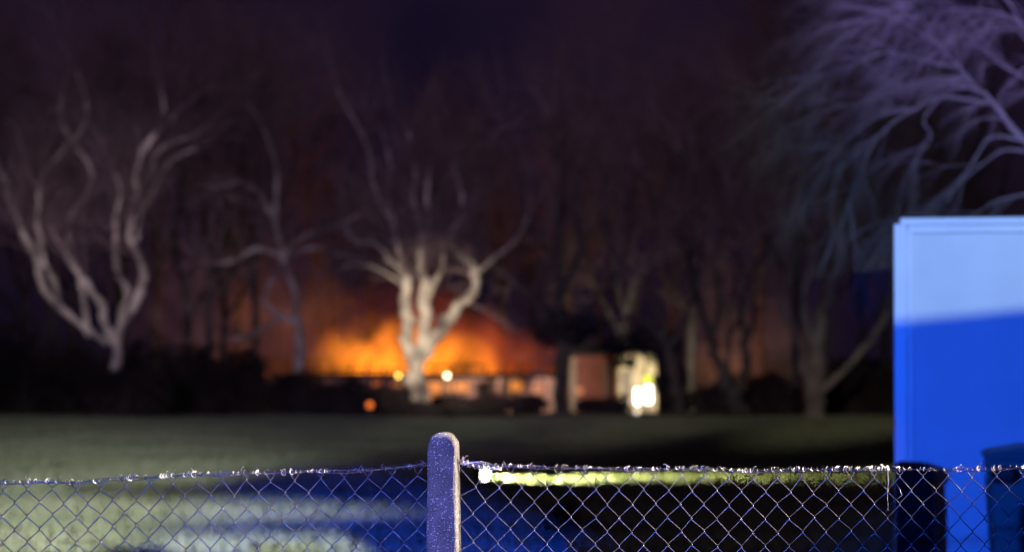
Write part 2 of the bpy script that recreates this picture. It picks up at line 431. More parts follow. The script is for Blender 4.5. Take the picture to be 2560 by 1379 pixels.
# near-black slab in place of the shadow low on the garage corner
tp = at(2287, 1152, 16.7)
tk = thing('corner_shadow', 'dark slab standing in for the shadow at the garage corner', 'shadow', (tp.x, tp.y, 0), GA)
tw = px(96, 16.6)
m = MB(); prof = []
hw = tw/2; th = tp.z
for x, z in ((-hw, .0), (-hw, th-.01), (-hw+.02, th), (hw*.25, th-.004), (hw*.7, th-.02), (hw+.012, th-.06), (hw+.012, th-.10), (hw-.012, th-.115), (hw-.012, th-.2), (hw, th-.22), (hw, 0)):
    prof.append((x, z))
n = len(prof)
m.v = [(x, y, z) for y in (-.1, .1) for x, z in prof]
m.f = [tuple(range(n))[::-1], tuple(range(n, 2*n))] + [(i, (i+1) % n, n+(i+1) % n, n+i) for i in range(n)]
m.build('body', M['shadow_slab'], tk, bevel=.02)
MB().lathe([(.012, 0), (.012, -.05), (.02, -.055), (.02, -.07)], (0, -.1, .18), 10, 'y').build('slab_stub', M['black'], tk)  # made-up fitting on the shadow slab

# wheelie bin
Yb = 15.7
bp = at(2467, 1120, Yb); kb = Yb/FPX
b_ = thing('wheelie_bin', 'dark green wheelie bin with closed lid standing against the garage', 'bin', (bp.x+.29, Yb+.05, 0), R(-7))
zt = at(0, 1136, Yb).z
def frustum(m, x0, x1, y0, y1, z0, X0, X1, Y0, Y1, z1):
    return m.add([(x0,y0,z0),(x1,y0,z0),(x1,y1,z0),(x0,y1,z0),(X0,Y0,z1),(X1,Y0,z1),(X1,Y1,z1),(X0,Y1,z1)],
        [(0,3,2,1),(4,5,6,7),(0,1,5,4),(1,2,6,5),(2,3,7,6),(3,0,4,7)])
frustum(MB(), -.235, .235, -.27, .22, .06, -.285, .285, -.34, .30, zt-.10).build('body', M['bin'], b_, bevel=.03)
frustum(MB(), -.283, .283, -.345, .305, zt-.101, -.287, .287, -.35, .31, zt-.012).build('collar', M['bin'], b_, bevel=.012)
frustum(MB(), -.303, .303, -.375, .33, zt-.012, -.303, .303, -.375, .33, zt+.014).build('lid_rim', M['bin'], b_, bevel=.006)
m = MB(); prof = [(-.29, zt+.014), (-.27, zt+.026), (-.1, zt+.055), (.1, zt+.07), (.27, zt+.055), (.29, zt+.014)]; n = len(prof)
m.v = [(x, y, z) for y in (-.355, .31) for x, z in prof]
m.f = [tuple(range(n))[::-1], tuple(range(n, 2*n))] + [(i, (i+1) % n, n+(i+1) % n, n+i) for i in range(n)]
m.build('lid', M['bin'], b_, bevel=.01)
MB().tube([(-.26, -.39, zt-.075), (-.26, -.41, zt-.12), (-.15, -.41, zt-.12), (-.15, -.39, zt-.075)], .016, 8).build('handle', M['black'], b_, smooth=True)
MB().box((-.262, -.352, zt-.145), (-.148, -.33, zt-.05)).build('handle_gap_shade', M['black'], b_)  # black block painted in for the shaded gap behind the handle
for s in (-1, 1):
    MB().lathe([(.03, -.03), (.095, -.03), (.10, -.02), (.10, .02), (.095, .03), (.03, .03)], (s*.24, .24, .10), 18, 'x').build('wheel', M['tyre'], b_)
MB().box((-.1, -.333, .45), (.12, -.325, .52), Matrix.Rotation(R(-4), 4, 'X')).build('badge_panel', M['frame'], b_)

# ------------------------------------------------------------------ trees
def grow(mb, p, d, L, r, depth, rn, droop, spread, stats, side=None):
    n = 4; pts = [p.copy()]; rad = [r]; d = d.normalized()
    for i in range(n):
        d = (d + Vector((rn.gauss(0, .16), rn.gauss(0, .16), rn.gauss(0, .13) + droop))).normalized()
        p = p + d*(L/n); pts.append(p.copy()); rad.append(r*(1-.72*(i+1)/n))
        if depth > 0 and i >= 0:
            for _ in range(stats[depth] if i else 1):
                ax = Vector((rn.gauss(0, 1), rn.gauss(0, 1), rn.gauss(0, 1))).normalized()
                q = (d + ax*spread*rn.uniform(.6, 1.2)).normalized()
                grow(mb, p, q, L*rn.uniform(.45, .72), rad[-1]*.62, depth-1, rn, droop, spread, stats)
    mb.tube(pts, rad, 4 if depth > 1 else 3, cap=False)
def tree(name, label, Y, trunk, limbs, bark, twigmat, seed, tl=1.3, dens=1.0, depth=2, droop=.02, spread=.75, group=None, bias=(0,0,.25), tr=.35, fork=(0, 2, 2, 2)):
    rn = random.Random(seed)
    b0 = at(trunk[0][0], trunk[0][1], Y)
    bz = gz(b0.x, Y) - .06
    root = thing(name, label, 'tree', (b0.x, Y, bz), group=group)
    O = Vector((b0.x, Y, bz))
    def conv(line):
        # x, y, radius in photo pixels, depth offset in metres
        L = smooth_line([(q[0], q[1], q[2], q[3] if len(q) > 3 else 0) for q in line], 4)
        P = [at(q[0], q[1], Y+q[3]) - O for q in L]; Rr = [max(.006, px(q[2], Y)) for q in L]
        n = len(P); k = .27 if len(line) > 3 else .2
        for i in range(1, n-1):
            P[i] += Vector((rn.gauss(0, 1), rn.gauss(0, 1), rn.gauss(0, .7)))*min(Rr[i]*k, .05 if Y > 40 else .02)
            Rr[i] *= (1 + rn.uniform(-.16, .2))*(1 - .35*(i/n)*(len(line) > 4))
        return P, Rr
    P, Rr = conv(trunk)
    P[0].z = 0.0
    Rr = [r*(1 + .28*max(0, 1-(p.z/.4))**2) for p, r in zip(P, Rr)]
    MB().tube(P, Rr, 12).build('trunk', bark, root, smooth=True)
    tw = MB()
    bias = Vector(bias)
    for li in limbs:
        P, Rr = conv(li)
        MB().tube(P, Rr, 8).build('limb', bark, root, smooth=True)
        acc = 0
        for i in range(max(2, int(len(P)*.36)), len(P)):
            seg = (P[i]-P[i-1]).length; acc += seg*dens*(2.2 if i > len(P)*.5 else 1.1)
            while acc > .55:
                acc -= .55
                t = (P[i]-P[i-1]).normalized()
                ax = Vector((rn.gauss(0, 1), rn.gauss(0, 1), rn.gauss(0, 1)))
                ax = (ax - t*ax.dot(t)).normalized()
                d = t*.7 + ax*.9 + bias
                grow(tw, P[i].copy(), d, tl*rn.uniform(.5, 1.25), min(Rr[i]*tr, .03), depth, rn, droop, spread, fork)
        t = (P[-1]-P[-3]).normalized()
        for _ in range(3): grow(tw, P[-1].copy(), t + Vector((rn.gauss(0, .3), rn.gauss(0, .3), rn.gauss(0, .3))), tl*1.3, Rr[-1]*.8, depth, rn, droop, spread, fork)
    if tw.v: tw.build('crown', twigmat, root)
    return root, O

tree('bare_tree', 'bare multi-stemmed tree with pale fanned limbs above the dark hedge', 69,
    [(288, 1045, 15), (288, 930, 13), (292, 850, 13)],
    [[(292, 852, 12), (300, 815, 12), (345, 742, 12), (355, 690, 11), (345, 635, 10), (325, 590, 9), (335, 490, 8), (345, 400, 7), (370, 350, 5), (440, 285, 3)],
     [(300, 815, 9), (318, 730, 9), (300, 690, 9), (290, 640, 8), (286, 560, 6), (300, 480, 4), (270, 390, 4), (240, 330, 3)],
     [(342, 600, 6), (352, 540, 5, 1), (385, 470, 4, 1.5), (430, 400, 4, 2), (490, 370, 3, 2)],
     [(285, 855, 10), (262, 805, 10), (255, 765, 10), (200, 690, 10), (140, 595, 8), (100, 510, 6, 1), (40, 330, 4, 1.5), (10, 300, 3, 2)],
     [(222, 840, 8), (212, 760, 8), (196, 690, 6), (170, 560, 5), (230, 440, 4), (150, 300, 3), (170, 160, 2)],
     [(270, 860, 8), (170, 785, 9), (110, 720, 10), (85, 640, 10), (40, 540, 9), (0, 430, 8), (-40, 330, 7), (-60, 200, 4)],
     [(150, 760, 7), (130, 700, 8), (108, 640, 7), (95, 540, 6), (110, 430, 4), (215, 300, 4), (190, 180, 3)],
     [(345, 400, 5), (390, 330, 4), (410, 300, 4), (400, 210, 2)], [(335, 480, 5), (380, 440, 4, 1), (390, 380, 4, 1), (470, 340, 3, 1)]],
    M['bark'], M['twig'], 5, tl=1.5, dens=2.0, fork=(0, 2, 2, 2), bias=(0, 0, .45))
tree('bare_tree', 'forked bare tree leaning over the hedge beside the orange glow', 78,
    [(752, 1000, 14), (748, 880, 12), (745, 800, 10)],
    [[(745, 800, 9), (728, 700, 9), (705, 640, 8), (688, 560, 8), (650, 485, 7), (600, 455, 5), (540, 470, 3)],
     [(745, 810, 7), (660, 755, 7), (685, 700, 8), (712, 650, 7), (780, 620, 5, -1), (860, 640, 4, -1), (910, 650, 3, -1)],
     [(712, 640, 7), (640, 622, 5), (590, 650, 4), (520, 660, 3)],
     [(688, 560, 6), (690, 430, 5), (665, 340, 5), (620, 260, 3)], [(745, 800, 7), (700, 795, 6), (620, 840, 5), (560, 850, 3)],
     [(705, 640, 6), (760, 590, 5), (850, 560, 4), (930, 520, 3)]],
    M['bark'], M['twig'], 6, tl=1.4, dens=1.6)
tree('bare_tree', 'pale gnarled tree lit white in front of the blaze', 68,
    [(1056, 1012, 24), (1046, 960, 23), (1037, 905, 23)],
    [[(1034, 910, 20), (1022, 860, 17), (1018, 800, 16), (1021, 740, 15), (1012, 690, 13), (1000, 640, 9), (985, 570, 10), (968, 490, 7), (975, 420, 4), (955, 330, 2)],
     [(1040, 905, 19), (1054, 870, 18), (1062, 815, 18), (1066, 760, 17), (1056, 690, 13), (1050, 640, 9), (1052, 570, 7), (1030, 490, 8), (1040, 420, 5), (1020, 330, 4)],
     [(1044, 910, 16), (1070, 872, 16), (1100, 826, 19), (1122, 800, 18), (1150, 762, 13), (1182, 732, 11), (1188, 690, 11), (1182, 662, 12), (1142, 632, 11), (1130, 590, 10), (1155, 510, 7), (1140, 430, 5)],
     [(1012, 690, 7), (978, 655, 7), (940, 610, 5), (880, 600, 4), (860, 540, 2)],
     [(1066, 760, 9), (1090, 700, 7), (1110, 640, 6, 1), (1090, 540, 7, 1), (1100, 470, 5, 1), (1180, 380, 3, 1)],
     [(985, 570, 5), (935, 470, 4), (925, 390, 3), (890, 310, 2.5), (850, 240, 2), (830, 180, 1.5)],
     [(1016, 720, 4), (960, 680, 3), (900, 660, 2), (850, 670, 1.5)],
     [(1185, 690, 5), (1240, 640, 4), (1290, 600, 3), (1320, 540, 2)], [(1052, 600, 7), (1075, 560, 6), (1065, 500, 6), (1075, 420, 4)]],
    M['bark'], M['twig'], 7, tl=1.25, dens=2.4)
tree('bare_tree', 'stout tree with a curving side limb standing beside the garage', 66,
    [(2036, 1048, 27), (2034, 960, 24), (2036, 860, 20)],
    [[(2036, 870, 17), (2058, 775, 15), (2085, 700, 13), (2100, 600, 10), (2080, 480, 8), (2110, 380, 6), (2060, 260, 4)],
     [(2030, 960, 14), (2008, 900, 14), (1990, 830, 12), (1960, 760, 10), (1975, 640, 8), (1950, 500, 7), (1985, 400, 4), (1930, 280, 3)],
     [(2046, 985, 10), (2120, 910, 9), (2190, 832, 9), (2225, 745, 8), (2240, 650, 7), (2280, 560, 5), (2300, 420, 4)],
     [(2036, 860, 11), (2010, 760, 9), (2030, 620, 7), (1990, 520, 6), (2010, 420, 4)]],
    M['barkm'], M['twig'], 8, tl=1.5, dens=1.7)
tree('bare_tree', 'slanting grey trunk beside the work light', 70,
    [(1700, 1040, 17), (1688, 950, 14), (1668, 870, 12)],
    [[(1668, 870, 11), (1650, 790, 10), (1620, 700, 8), (1640, 560, 6), (1600, 420, 4)], [(1668, 870, 9), (1715, 800, 8), (1725, 700, 7), (1700, 560, 5), (1740, 430, 4)],
     [(1660, 850, 8), (1610, 800, 7), (1540, 800, 6), (1470, 830, 5), (1440, 860, 4)], [(1620, 700, 6), (1540, 640, 5), (1500, 540, 4), (1520, 420, 3)]],
    M['barkd'], M['twig'], 9, tl=1.2, dens=1.0)
tree('bare_tree', 'twin-stemmed tree leaning across the brown glow', 71,
    [(1858, 1035, 24), (1830, 980, 21), (1800, 920, 18)],
    [[(1800, 920, 15), (1775, 840, 13), (1750, 760, 11), (1720, 640, 8), (1750, 500, 6), (1700, 380, 4)], [(1838, 985, 15), (1862, 920, 12), (1860, 840, 10), (1850, 760, 8), (1890, 660, 7), (1930, 580, 5), (1900, 440, 4)],
     [(1860, 860, 8), (1885, 800, 6), (1880, 740, 5), (1840, 620, 4)], [(1775, 840, 9), (1800, 760, 7), (1790, 640, 6), (1830, 520, 4)]],
    M['barkd'], M['twig'], 10, tl=1.3, dens=1.0)
# wispy tree over the garage, near enough to show its twigs
tree('weeping_tree', 'wispy tree with drooping twigs hanging above the garage roof', 25,
    [(2930, 1325, 44), (2900, 900, 38), (2800, 620, 32)],
    [[(2800, 620, 18.72), (2680, 470, 14.04), (2560, 345, 10.92), (2480, 252, 8.58), (2420, 192, 6.24), (2388, 155, 4.68), (2350, 112, 3.12)],
     [(2395, 165, 3.9), (2350, 158, 3.9), (2250, 136, 3.12), (2205, 132, 3.12), (2150, 155, 2.34), (2060, 185, 1.56)],
     [(2422, 196, 3.9), (2345, 193, 3.9), (2260, 215, 3.12), (2195, 245, 2.34), (2110, 262, 1.56)],
     [(2475, 258, 4.68), (2400, 246, 4.68), (2350, 242, 3.9), (2290, 272, 3.9), (2235, 305, 3.9), (2190, 352, 3.9), (2158, 420, 3.12), (2125, 500, 1.56)],
     [(2560, 350, 4.68), (2480, 342, 3.9), (2442, 390, 3.9), (2410, 442, 3.12), (2360, 505, 2.34), (2300, 535, 1.56)],
     [(2620, 400, 4.68), (2520, 372, 3.9), (2440, 425, 3.12), (2380, 480, 2.34), (2340, 530, 1.56)],
     [(2350, 242, 3.12), (2310, 300, 2.34), (2330, 340, 2.34), (2290, 400, 1.56)], [(2300, 268, 2.34), (2200, 290, 2.34), (2140, 330, 2.34), (2100, 370, 1.56)],
     [(2800, 620, 14.04), (2740, 380, 10.92), (2660, 180, 7.8), (2560, 60, 6.24), (2440, 20, 3.9), (2300, 40, 2.34)],
     [(2660, 180, 5.46), (2600, 130, 4.68), (2540, 70, 3.9), (2500, 60, 3.12), (2400, 90, 2.34)], [(2700, 260, 6.24), (2620, 220, 4.68), (2540, 180, 3.9), (2480, 140, 2.34), (2440, 60, 1.56)],
     [(2640, 430, 5.46), (2580, 480, 3.9), (2500, 500, 3.12), (2430, 540, 2.34)], [(2560, 60, 4.68), (2480, -40, 3.9), (2350, -30, 3.12), (2200, 40, 1.56)]],
    M['twigp'], M['twigw'], 12, tl=.62, dens=2.9, depth=2, droop=-.11, spread=.46, bias=(-.55, 0, -.15), tr=.5)

# dark evergreen in the middle, leaf by leaf
def leaf_cloud(mb, rn, c, rad, n, size):
    for _ in range(n):
        while True:
            p = Vector((rn.uniform(-1, 1), rn.uniform(-1, 1), rn.uniform(-1, 1)))
            if .15 < p.length < 1: break
        p = p.normalized()*p.length**.6
        q = c + Vector((p.x*rad[0], p.y*rad[1], p.z*rad[2])) * (1 + .22*mnoise.noise(p*2.5 + c))
        a = Vector((rn.gauss(0, 1), rn.gauss(0, 1), rn.gauss(0, 1))).normalized(); b = a.orthogonal().normalized()
        s = size*rn.uniform(.6, 1.4)
        k = len(mb.v); mb.v += [tuple(q-a*s), tuple(q+b*s*.45), tuple(q+a*s), tuple(q-b*s*.45)]; mb.f.append((k, k+1, k+2, k+3))
rt, O = tree('evergreen_tree', 'dark evergreen with a straight trunk beside the burning house', 70,
    [(1405, 1036, 19), (1404, 930, 17), (1402, 840, 17)],
    [[(1402, 845, 14), (1400, 740, 12), (1390, 600, 9), (1400, 450, 6), (1370, 300, 4)], [(1400, 740, 9), (1450, 620, 7), (1440, 480, 5), (1500, 330, 3)], [(1395, 650, 7), (1320, 560, 5), (1300, 420, 4), (1250, 300, 3)], [(1520, 720, 5), (1570, 600, 4), (1560, 450, 3)], [(1402, 845, 10), (1340, 760, 8), (1280, 700, 6), (1230, 640, 4)], [(1404, 850, 11), (1455, 780, 9), (1520, 720, 6), (1580, 680, 4)]],
    M['barkd'], M['twig'], 13, tl=1.2, dens=1.3)
mb = MB(); rn = random.Random(31)
for (x, y, rx, ry, dy) in ((1400, 800, 34, 24, 0), (1470, 815, 45, 24, -.6), (1370, 835, 34, 30, .2), (1435, 835, 30, 24, -.3),
                           (1640, 852, 60, 36, .9), (1560, 858, 60, 24, .9), (1682, 915, 34, 60, 1.2), (1676, 990, 26, 46, 1.2), (1546, 890, 16, 26, .9), (1632, 885, 26, 22, 1.0), (1646, 945, 12, 30, 1.0), (1575, 905, 14, 12, .8), (1556, 1010, 14, 22, .9)):
    leaf_cloud(mb, rn, at(x, y, 70+dy) - O, (px(rx, 70)*1.15, 1.0, px(ry, 70)*1.15), int(rx*ry*.16)+60, .075)
o = mb.build('foliage', M['leafd'], rt)

# darker trees further back: three builds, copied
back = []
def copy_tree(src, loc, rz, sc_, label):
    r = src.copy(); C.objects.link(r); r.location = loc; r.rotation_euler = (0, 0, rz); r.scale = (sc_, sc_, sc_*random.uniform(.95, 1.15)); r['label'] = label
    for ch in src.children:
        c = ch.copy(); C.objects.link(c); c.parent = r
    return r
BL = 'thin bare tree standing in the darkness behind the front row'
BLS = ['thin bare tree behind the outermost limb of the pale multi-stemmed tree', 'thin bare tree between the multi-stemmed tree and the forked leaning tree', 'far slim tree behind the gap left of the forked leaning tree'.replace('left of', 'beside'), 'thin bare tree at the far edge of the blaze behind the yellow lamp', 'dark thin tree standing against the flames beside the warm white lamp', 'distant bare tree beyond the burning house', 'thin tree just behind the slanting grey trunk', 'thin tree just behind the stout tree by the garage', 'thin tree between the stout tree and the garage', 'thin tree whose crown rises behind the garage corner', 'distant bare tree behind the trunk of the multi-stemmed tree', 'thin tree close behind the forked leaning tree', 'bare tree behind the cream shed', 'distant bare tree standing in the brown smoke']
for s, limbs in enumerate(([[(0, 700, 9), (-60, 560, 7), (-90, 400, 5), (-60, 200, 3)], [(0, 700, 9), (50, 560, 7), (60, 380, 5), (120, 200, 3)], [(0, 640, 7), (10, 480, 6), (-20, 300, 4), (10, 100, 2)], [(10, 760, 6), (90, 680, 5), (160, 600, 3)]],
                           [[(0, 720, 9), (30, 580, 8), (20, 400, 6), (60, 180, 3)], [(0, 760, 8), (-80, 640, 6), (-140, 480, 4), (-150, 300, 3)], [(20, 620, 6), (100, 500, 5), (150, 350, 3)], [(5, 700, 6), (-40, 520, 5), (-40, 300, 3)]])):
    lim = [[(q[0]+1280, q[1], q[2]) for q in l] for l in limbs]
    r, _ = tree('background_tree', BL, 82, [(1280, 1000, 13), (1283, 880, 11), (1280, 700, 9)], lim, M['barkd'], M['twig'], 40+s, tl=1.6, dens=1.5, group='thin trees behind the front row', droop=.0)
    back.append(r)
spots = [(60, 86), (470, 84), (560, 92), (800, 112), (1180, 114), (1250, 112), (1730, 84), (1990, 82), (2150, 84), (2330, 80), (180, 96), (640, 88), (1590, 93), (1900, 98)]
for i, (x, Y) in enumerate(spots):
    p = at(x, 1000, Y); loc = (p.x, Y, gz(p.x, Y)-.05)
    if i < 2: back[i]['label'] = BLS[i]; back[i].location = loc; back[i].rotation_euler = (0, 0, random.random()*6)
    else: copy_tree(back[i % 2], loc, random.random()*6, random.uniform(.8, 1.15), BLS[i])

more = [(-40, 90), (130, 81), (300, 88), (390, 97), (520, 80), (600, 98), (830, 118), (930, 116), (1060, 118), (1330, 116), (1420, 96), (1500, 100), (1680, 99), (1820, 92), (2060, 93), (2210, 90), (2400, 92), (2480, 84), (1408, 88), (1560, 86)]
for i, (x, Y) in enumerate(more):
    p = at(x, 1000, Y); r = copy_tree(back[i % 2], (p.x, Y, gz(p.x, Y)-.05), random.random()*6, random.uniform(.75, 1.2), 'slender bare tree lost in the dark tangle of the wood'); r['group'] = 'slender trees deep in the wood'
# hedge and shrubs along the far edge of the lawn
SH = [(1062, 1024, 62, 20, 66.4, 'low undergrowth hiding the foot of the pale gnarled tree'), (300, 985, 120, 75, 67.6, 'low dark undergrowth bush in front of the multi-stemmed tree'), (60, 905, 130, 150, 73, 'tall dark bush at the foot of the pale multi-stemmed tree'), (210, 930, 110, 120, 72.5, None), (370, 935, 100, 115, 72.8, None), (500, 945, 100, 110, 73.5, None), (620, 960, 95, 95, 73, None),
      (740, 975, 90, 85, 72.4, None), (850, 995, 85, 55, 72, None), (960, 1000, 75, 45, 72.3, None), (1130, 1012, 70, 34, 71.5, None), (1230, 1012, 70, 36, 72, None), (1330, 1015, 60, 34, 72.6, None),
      (1500, 1022, 60, 24, 72, None), (1800, 990, 75, 55, 73, None), (1920, 990, 85, 70, 73.5, None), (2130, 985, 100, 75, 72.5, None), (2240, 960, 90, 100, 71, None)]
SHL = ['', '', '', 'dark bush behind the foot of the multi-stemmed tree', 'dark bush next to the trunk of the multi-stemmed tree', 'rounded dark bush midway along the tall hedge', 'dark bush where the tall hedge begins to step down', 'dark bush at the foot of the forked leaning tree', 'low dark bush behind the orange warning lamp', 'low dark bush between the warning lamp and the pale gnarled tree', 'low bush under the warm white lamp', 'low bush below the dark house windows', 'low bush below the last lit window by the evergreen', 'low bush in front of the brick outbuilding', 'rounded bush behind the twin-stemmed leaning tree', 'rounded bush between the twin-stemmed tree and the stout tree', 'wide dark bush below the curving side limb of the stout tree', 'tall dark bush next to the garage wall']
shl = 'low dark bush in the unbroken hedge line under the trees'
for i, (x, y, rx, ry, Y, lab) in enumerate(SH):
    p = at(x, y, Y); gr = gz(p.x, Y)
    top = at(x, y-ry, Y).z; hh = max(.35, top-gr)
    root = thing('shrub', lab or SHL[i], 'bush', (p.x, Y, gr), group=None if lab else 'bushes of the hedge under the trees')
    rn = random.Random(70+i); mb = MB(); w = px(rx, Y)
    for k in range(5):
        cx_ = rn.uniform(-.55, .55)*w; ch = hh*rn.uniform(.6, 1.0)
        leaf_cloud(mb, rn, Vector((cx_, rn.uniform(-.3, .3), ch*.48)), (w*.62, .8, ch*.52), 520, .07)
    st = MB()
    for k in range(6):
        st.tube([(rn.uniform(-.2, .2), 0, -.05), (rn.uniform(-.4, .4)*w, rn.uniform(-.3, .3), hh*.5), (rn.uniform(-.8, .8)*w, rn.uniform(-.4, .4), hh*.9)], [.03, .02, .006], 5)
    mb.build('foliage', M['shrub'], root); st.build('stem', M['barkd'], root)

# ------------------------------------------------------------------ burning house on the lower ground
YH = 95.0
def rect(m, x0, y0, x1, y1, Y, dep):
    a = at(x0, y1, Y); b = at(x1, y0, Y); return m.box((a.x, Y, a.z), (b.x, Y+dep, b.z))
h0 = at(1090, 1000, YH)
hs = thing('house', 'low burning house with glowing windows and open charred roof timbers', 'house', (h0.x, YH, -1.6))
HO = Vector(hs.location)
def hpart(name, x0, y0, x1, y1, Y, dep, m, parent=None, bevel=0):
    mb = rect(MB(), x0, y0, x1, y1, Y, dep); mb.v = [tuple(Vector(v)-HO) for v in mb.v]
    return mb.build(name, m, parent or hs, bevel=bevel)
YB = 1112
# wall pieces between the window openings
wins = [(1066, 952, 1104, 982), (1112, 953, 1132, 979), (1136, 953, 1172, 979), (1192, 955, 1222, 985), (1274, 950, 1307, 978), (1330, 955, 1362, 985), (880, 955, 905, 985), (930, 950, 955, 975), (975, 955, 1005, 980)]
xs = sorted(wins)
prev = 790
for (a, b, c, d) in xs:
    hpart('wall', prev, 943, a, YB, YH, .25, M['mauve']); prev = c
    hpart('wall', a, 943, c, b, YH, .25, M['mauve']); hpart('wall', a, d, c, YB, YH, .25, M['mauve'])
hpart('wall', prev, 943, 1386, YB, YH, .25, M['mauve'])
lit = {1066: M['pane'], 1112: M['pane'], 1136: M['pane'], 1274: M['pane']}
for (a, b, c, d) in xs:
    pm = lit.get(a, M['pane2'] if a in (930, 975, 1330) else M['char'])
    w = bpy.data.objects.new('window', MB().mesh('window'))
    fr = MB()
    for q in ((a-2, b-2, c+2, b+1), (a-2, d-1, c+2, d+2), (a-2, b, a+1, d), (c-1, b, c+2, d), ((a+c)/2-1, b, (a+c)/2+1, d)):
        rect(fr, *q, YH-.03, .08)
    fr.v = [tuple(Vector(v)-HO) for v in fr.v]
    w = fr.build('window', M['char'], hs)
    hpart('pane', a, b, c, d, YH+.12, .02, pm, w)
hpart('door_light', 1072, 985, 1098, 1009, YH-.04, .05, M['pane'])  # glowing pane put in for an orange reflection of the fire
hpart('corner_post', 1380, 930, 1392, YB, YH-.06, .1, M['pale'])
hpart('fascia', 776, 932, 1398, 943, YH-.45, .12, M['char'])
hpart('purlin', 1066, 911, 1215, 917, YH+1.8, .12, M['char']); hpart('purlin', 790, 922, 1010, 926, YH+1.8, .12, M['char'])
for i, x in enumerate(range(790, 1400, 42)):
    a = at(x, 934, YH) - HO; b = at(x+6, 900+(i*37 % 22), YH+3.2) - HO
    MB().tube([a, b], .05, 4).build('rafter', M['char'], hs)
rr = MB()
hpart('back_wall', 790, 945, 1386, YB, YH+7, .25, M['char'])
hpart('side_wall', 788, 944, 794, YB, YH+.25, 6.6, M['mauve']); hpart('side_wall', 1378, 944, 1386, YB, YH+.25, 6.6, M['mauve'])

# brick outbuilding glimpsed between the trunks
h1 = at(1475, 1000, 90)
ob = thing('brick_outbuilding', 'small red brick outbuilding with pale posts beside the evergreen trunk', 'outbuilding', (h1.x, 90, -1.6)); HO2 = Vector(ob.location)
def opart(name, x0, y0, x1, y1, Y, dep, m, par=ob, off=HO2):
    mb = rect(MB(), x0, y0, x1, y1, Y, dep); mb.v = [tuple(Vector(v)-off) for v in mb.v]; return mb.build(name, m, par)
opart('wall', 1422, 888, 1542, 1125, 90, .3, M['brick']); opart('side_wall', 1424, 889, 1428, 1125, 90.3, 3, M['brick'])
opart('post', 1424, 893, 1440, 1125, 89.7, .12, M['pale']); opart('post', 1512, 905, 1528, 1125, 89.7, .12, M['pale'])
opart('eave', 1415, 882, 1548, 889, 89.5, 3.8, M['char']); opart('lit_hatch', 1432, 968, 1458, 984, 89.95, .03, M['pane2'])
mb = MB(); a = at(1415, 882, 89.5)-HO2; b = at(1548, 882, 89.5)-HO2; c = at(1480, 852, 91.4)-HO2
mb.v = [tuple(a), tuple(b), tuple(b+Vector((0, 3.8, 0))), tuple(a+Vector((0, 3.8, 0))), (a.x+.4, c.y, c.z), (b.x-.4, c.y, c.z)]
mb.f = [(0,1,5,4), (1,2,5), (2,3,4,5), (3,0,4), (0,3,2,1)]
mb.build('roof', M['char'], ob)
# cream wall floodlit by the work light
h2 = at(1600, 1000, 84)
cw = thing('rendered_shed', 'cream shed wall shining in the beam of the work light', 'shed', (h2.x, 84, gz(h2.x, 84))); HO3 = Vector(cw.location)
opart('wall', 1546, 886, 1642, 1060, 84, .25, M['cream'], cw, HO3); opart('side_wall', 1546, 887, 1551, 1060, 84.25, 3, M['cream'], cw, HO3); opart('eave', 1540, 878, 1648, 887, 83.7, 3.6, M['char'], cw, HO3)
opart('door', 1553, 925, 1580, 1060, 83.95, .04, M['pale'], cw, HO3); opart('downpipe', 1612, 888, 1617, 1060, 83.93, .05, M['char'], cw, HO3)

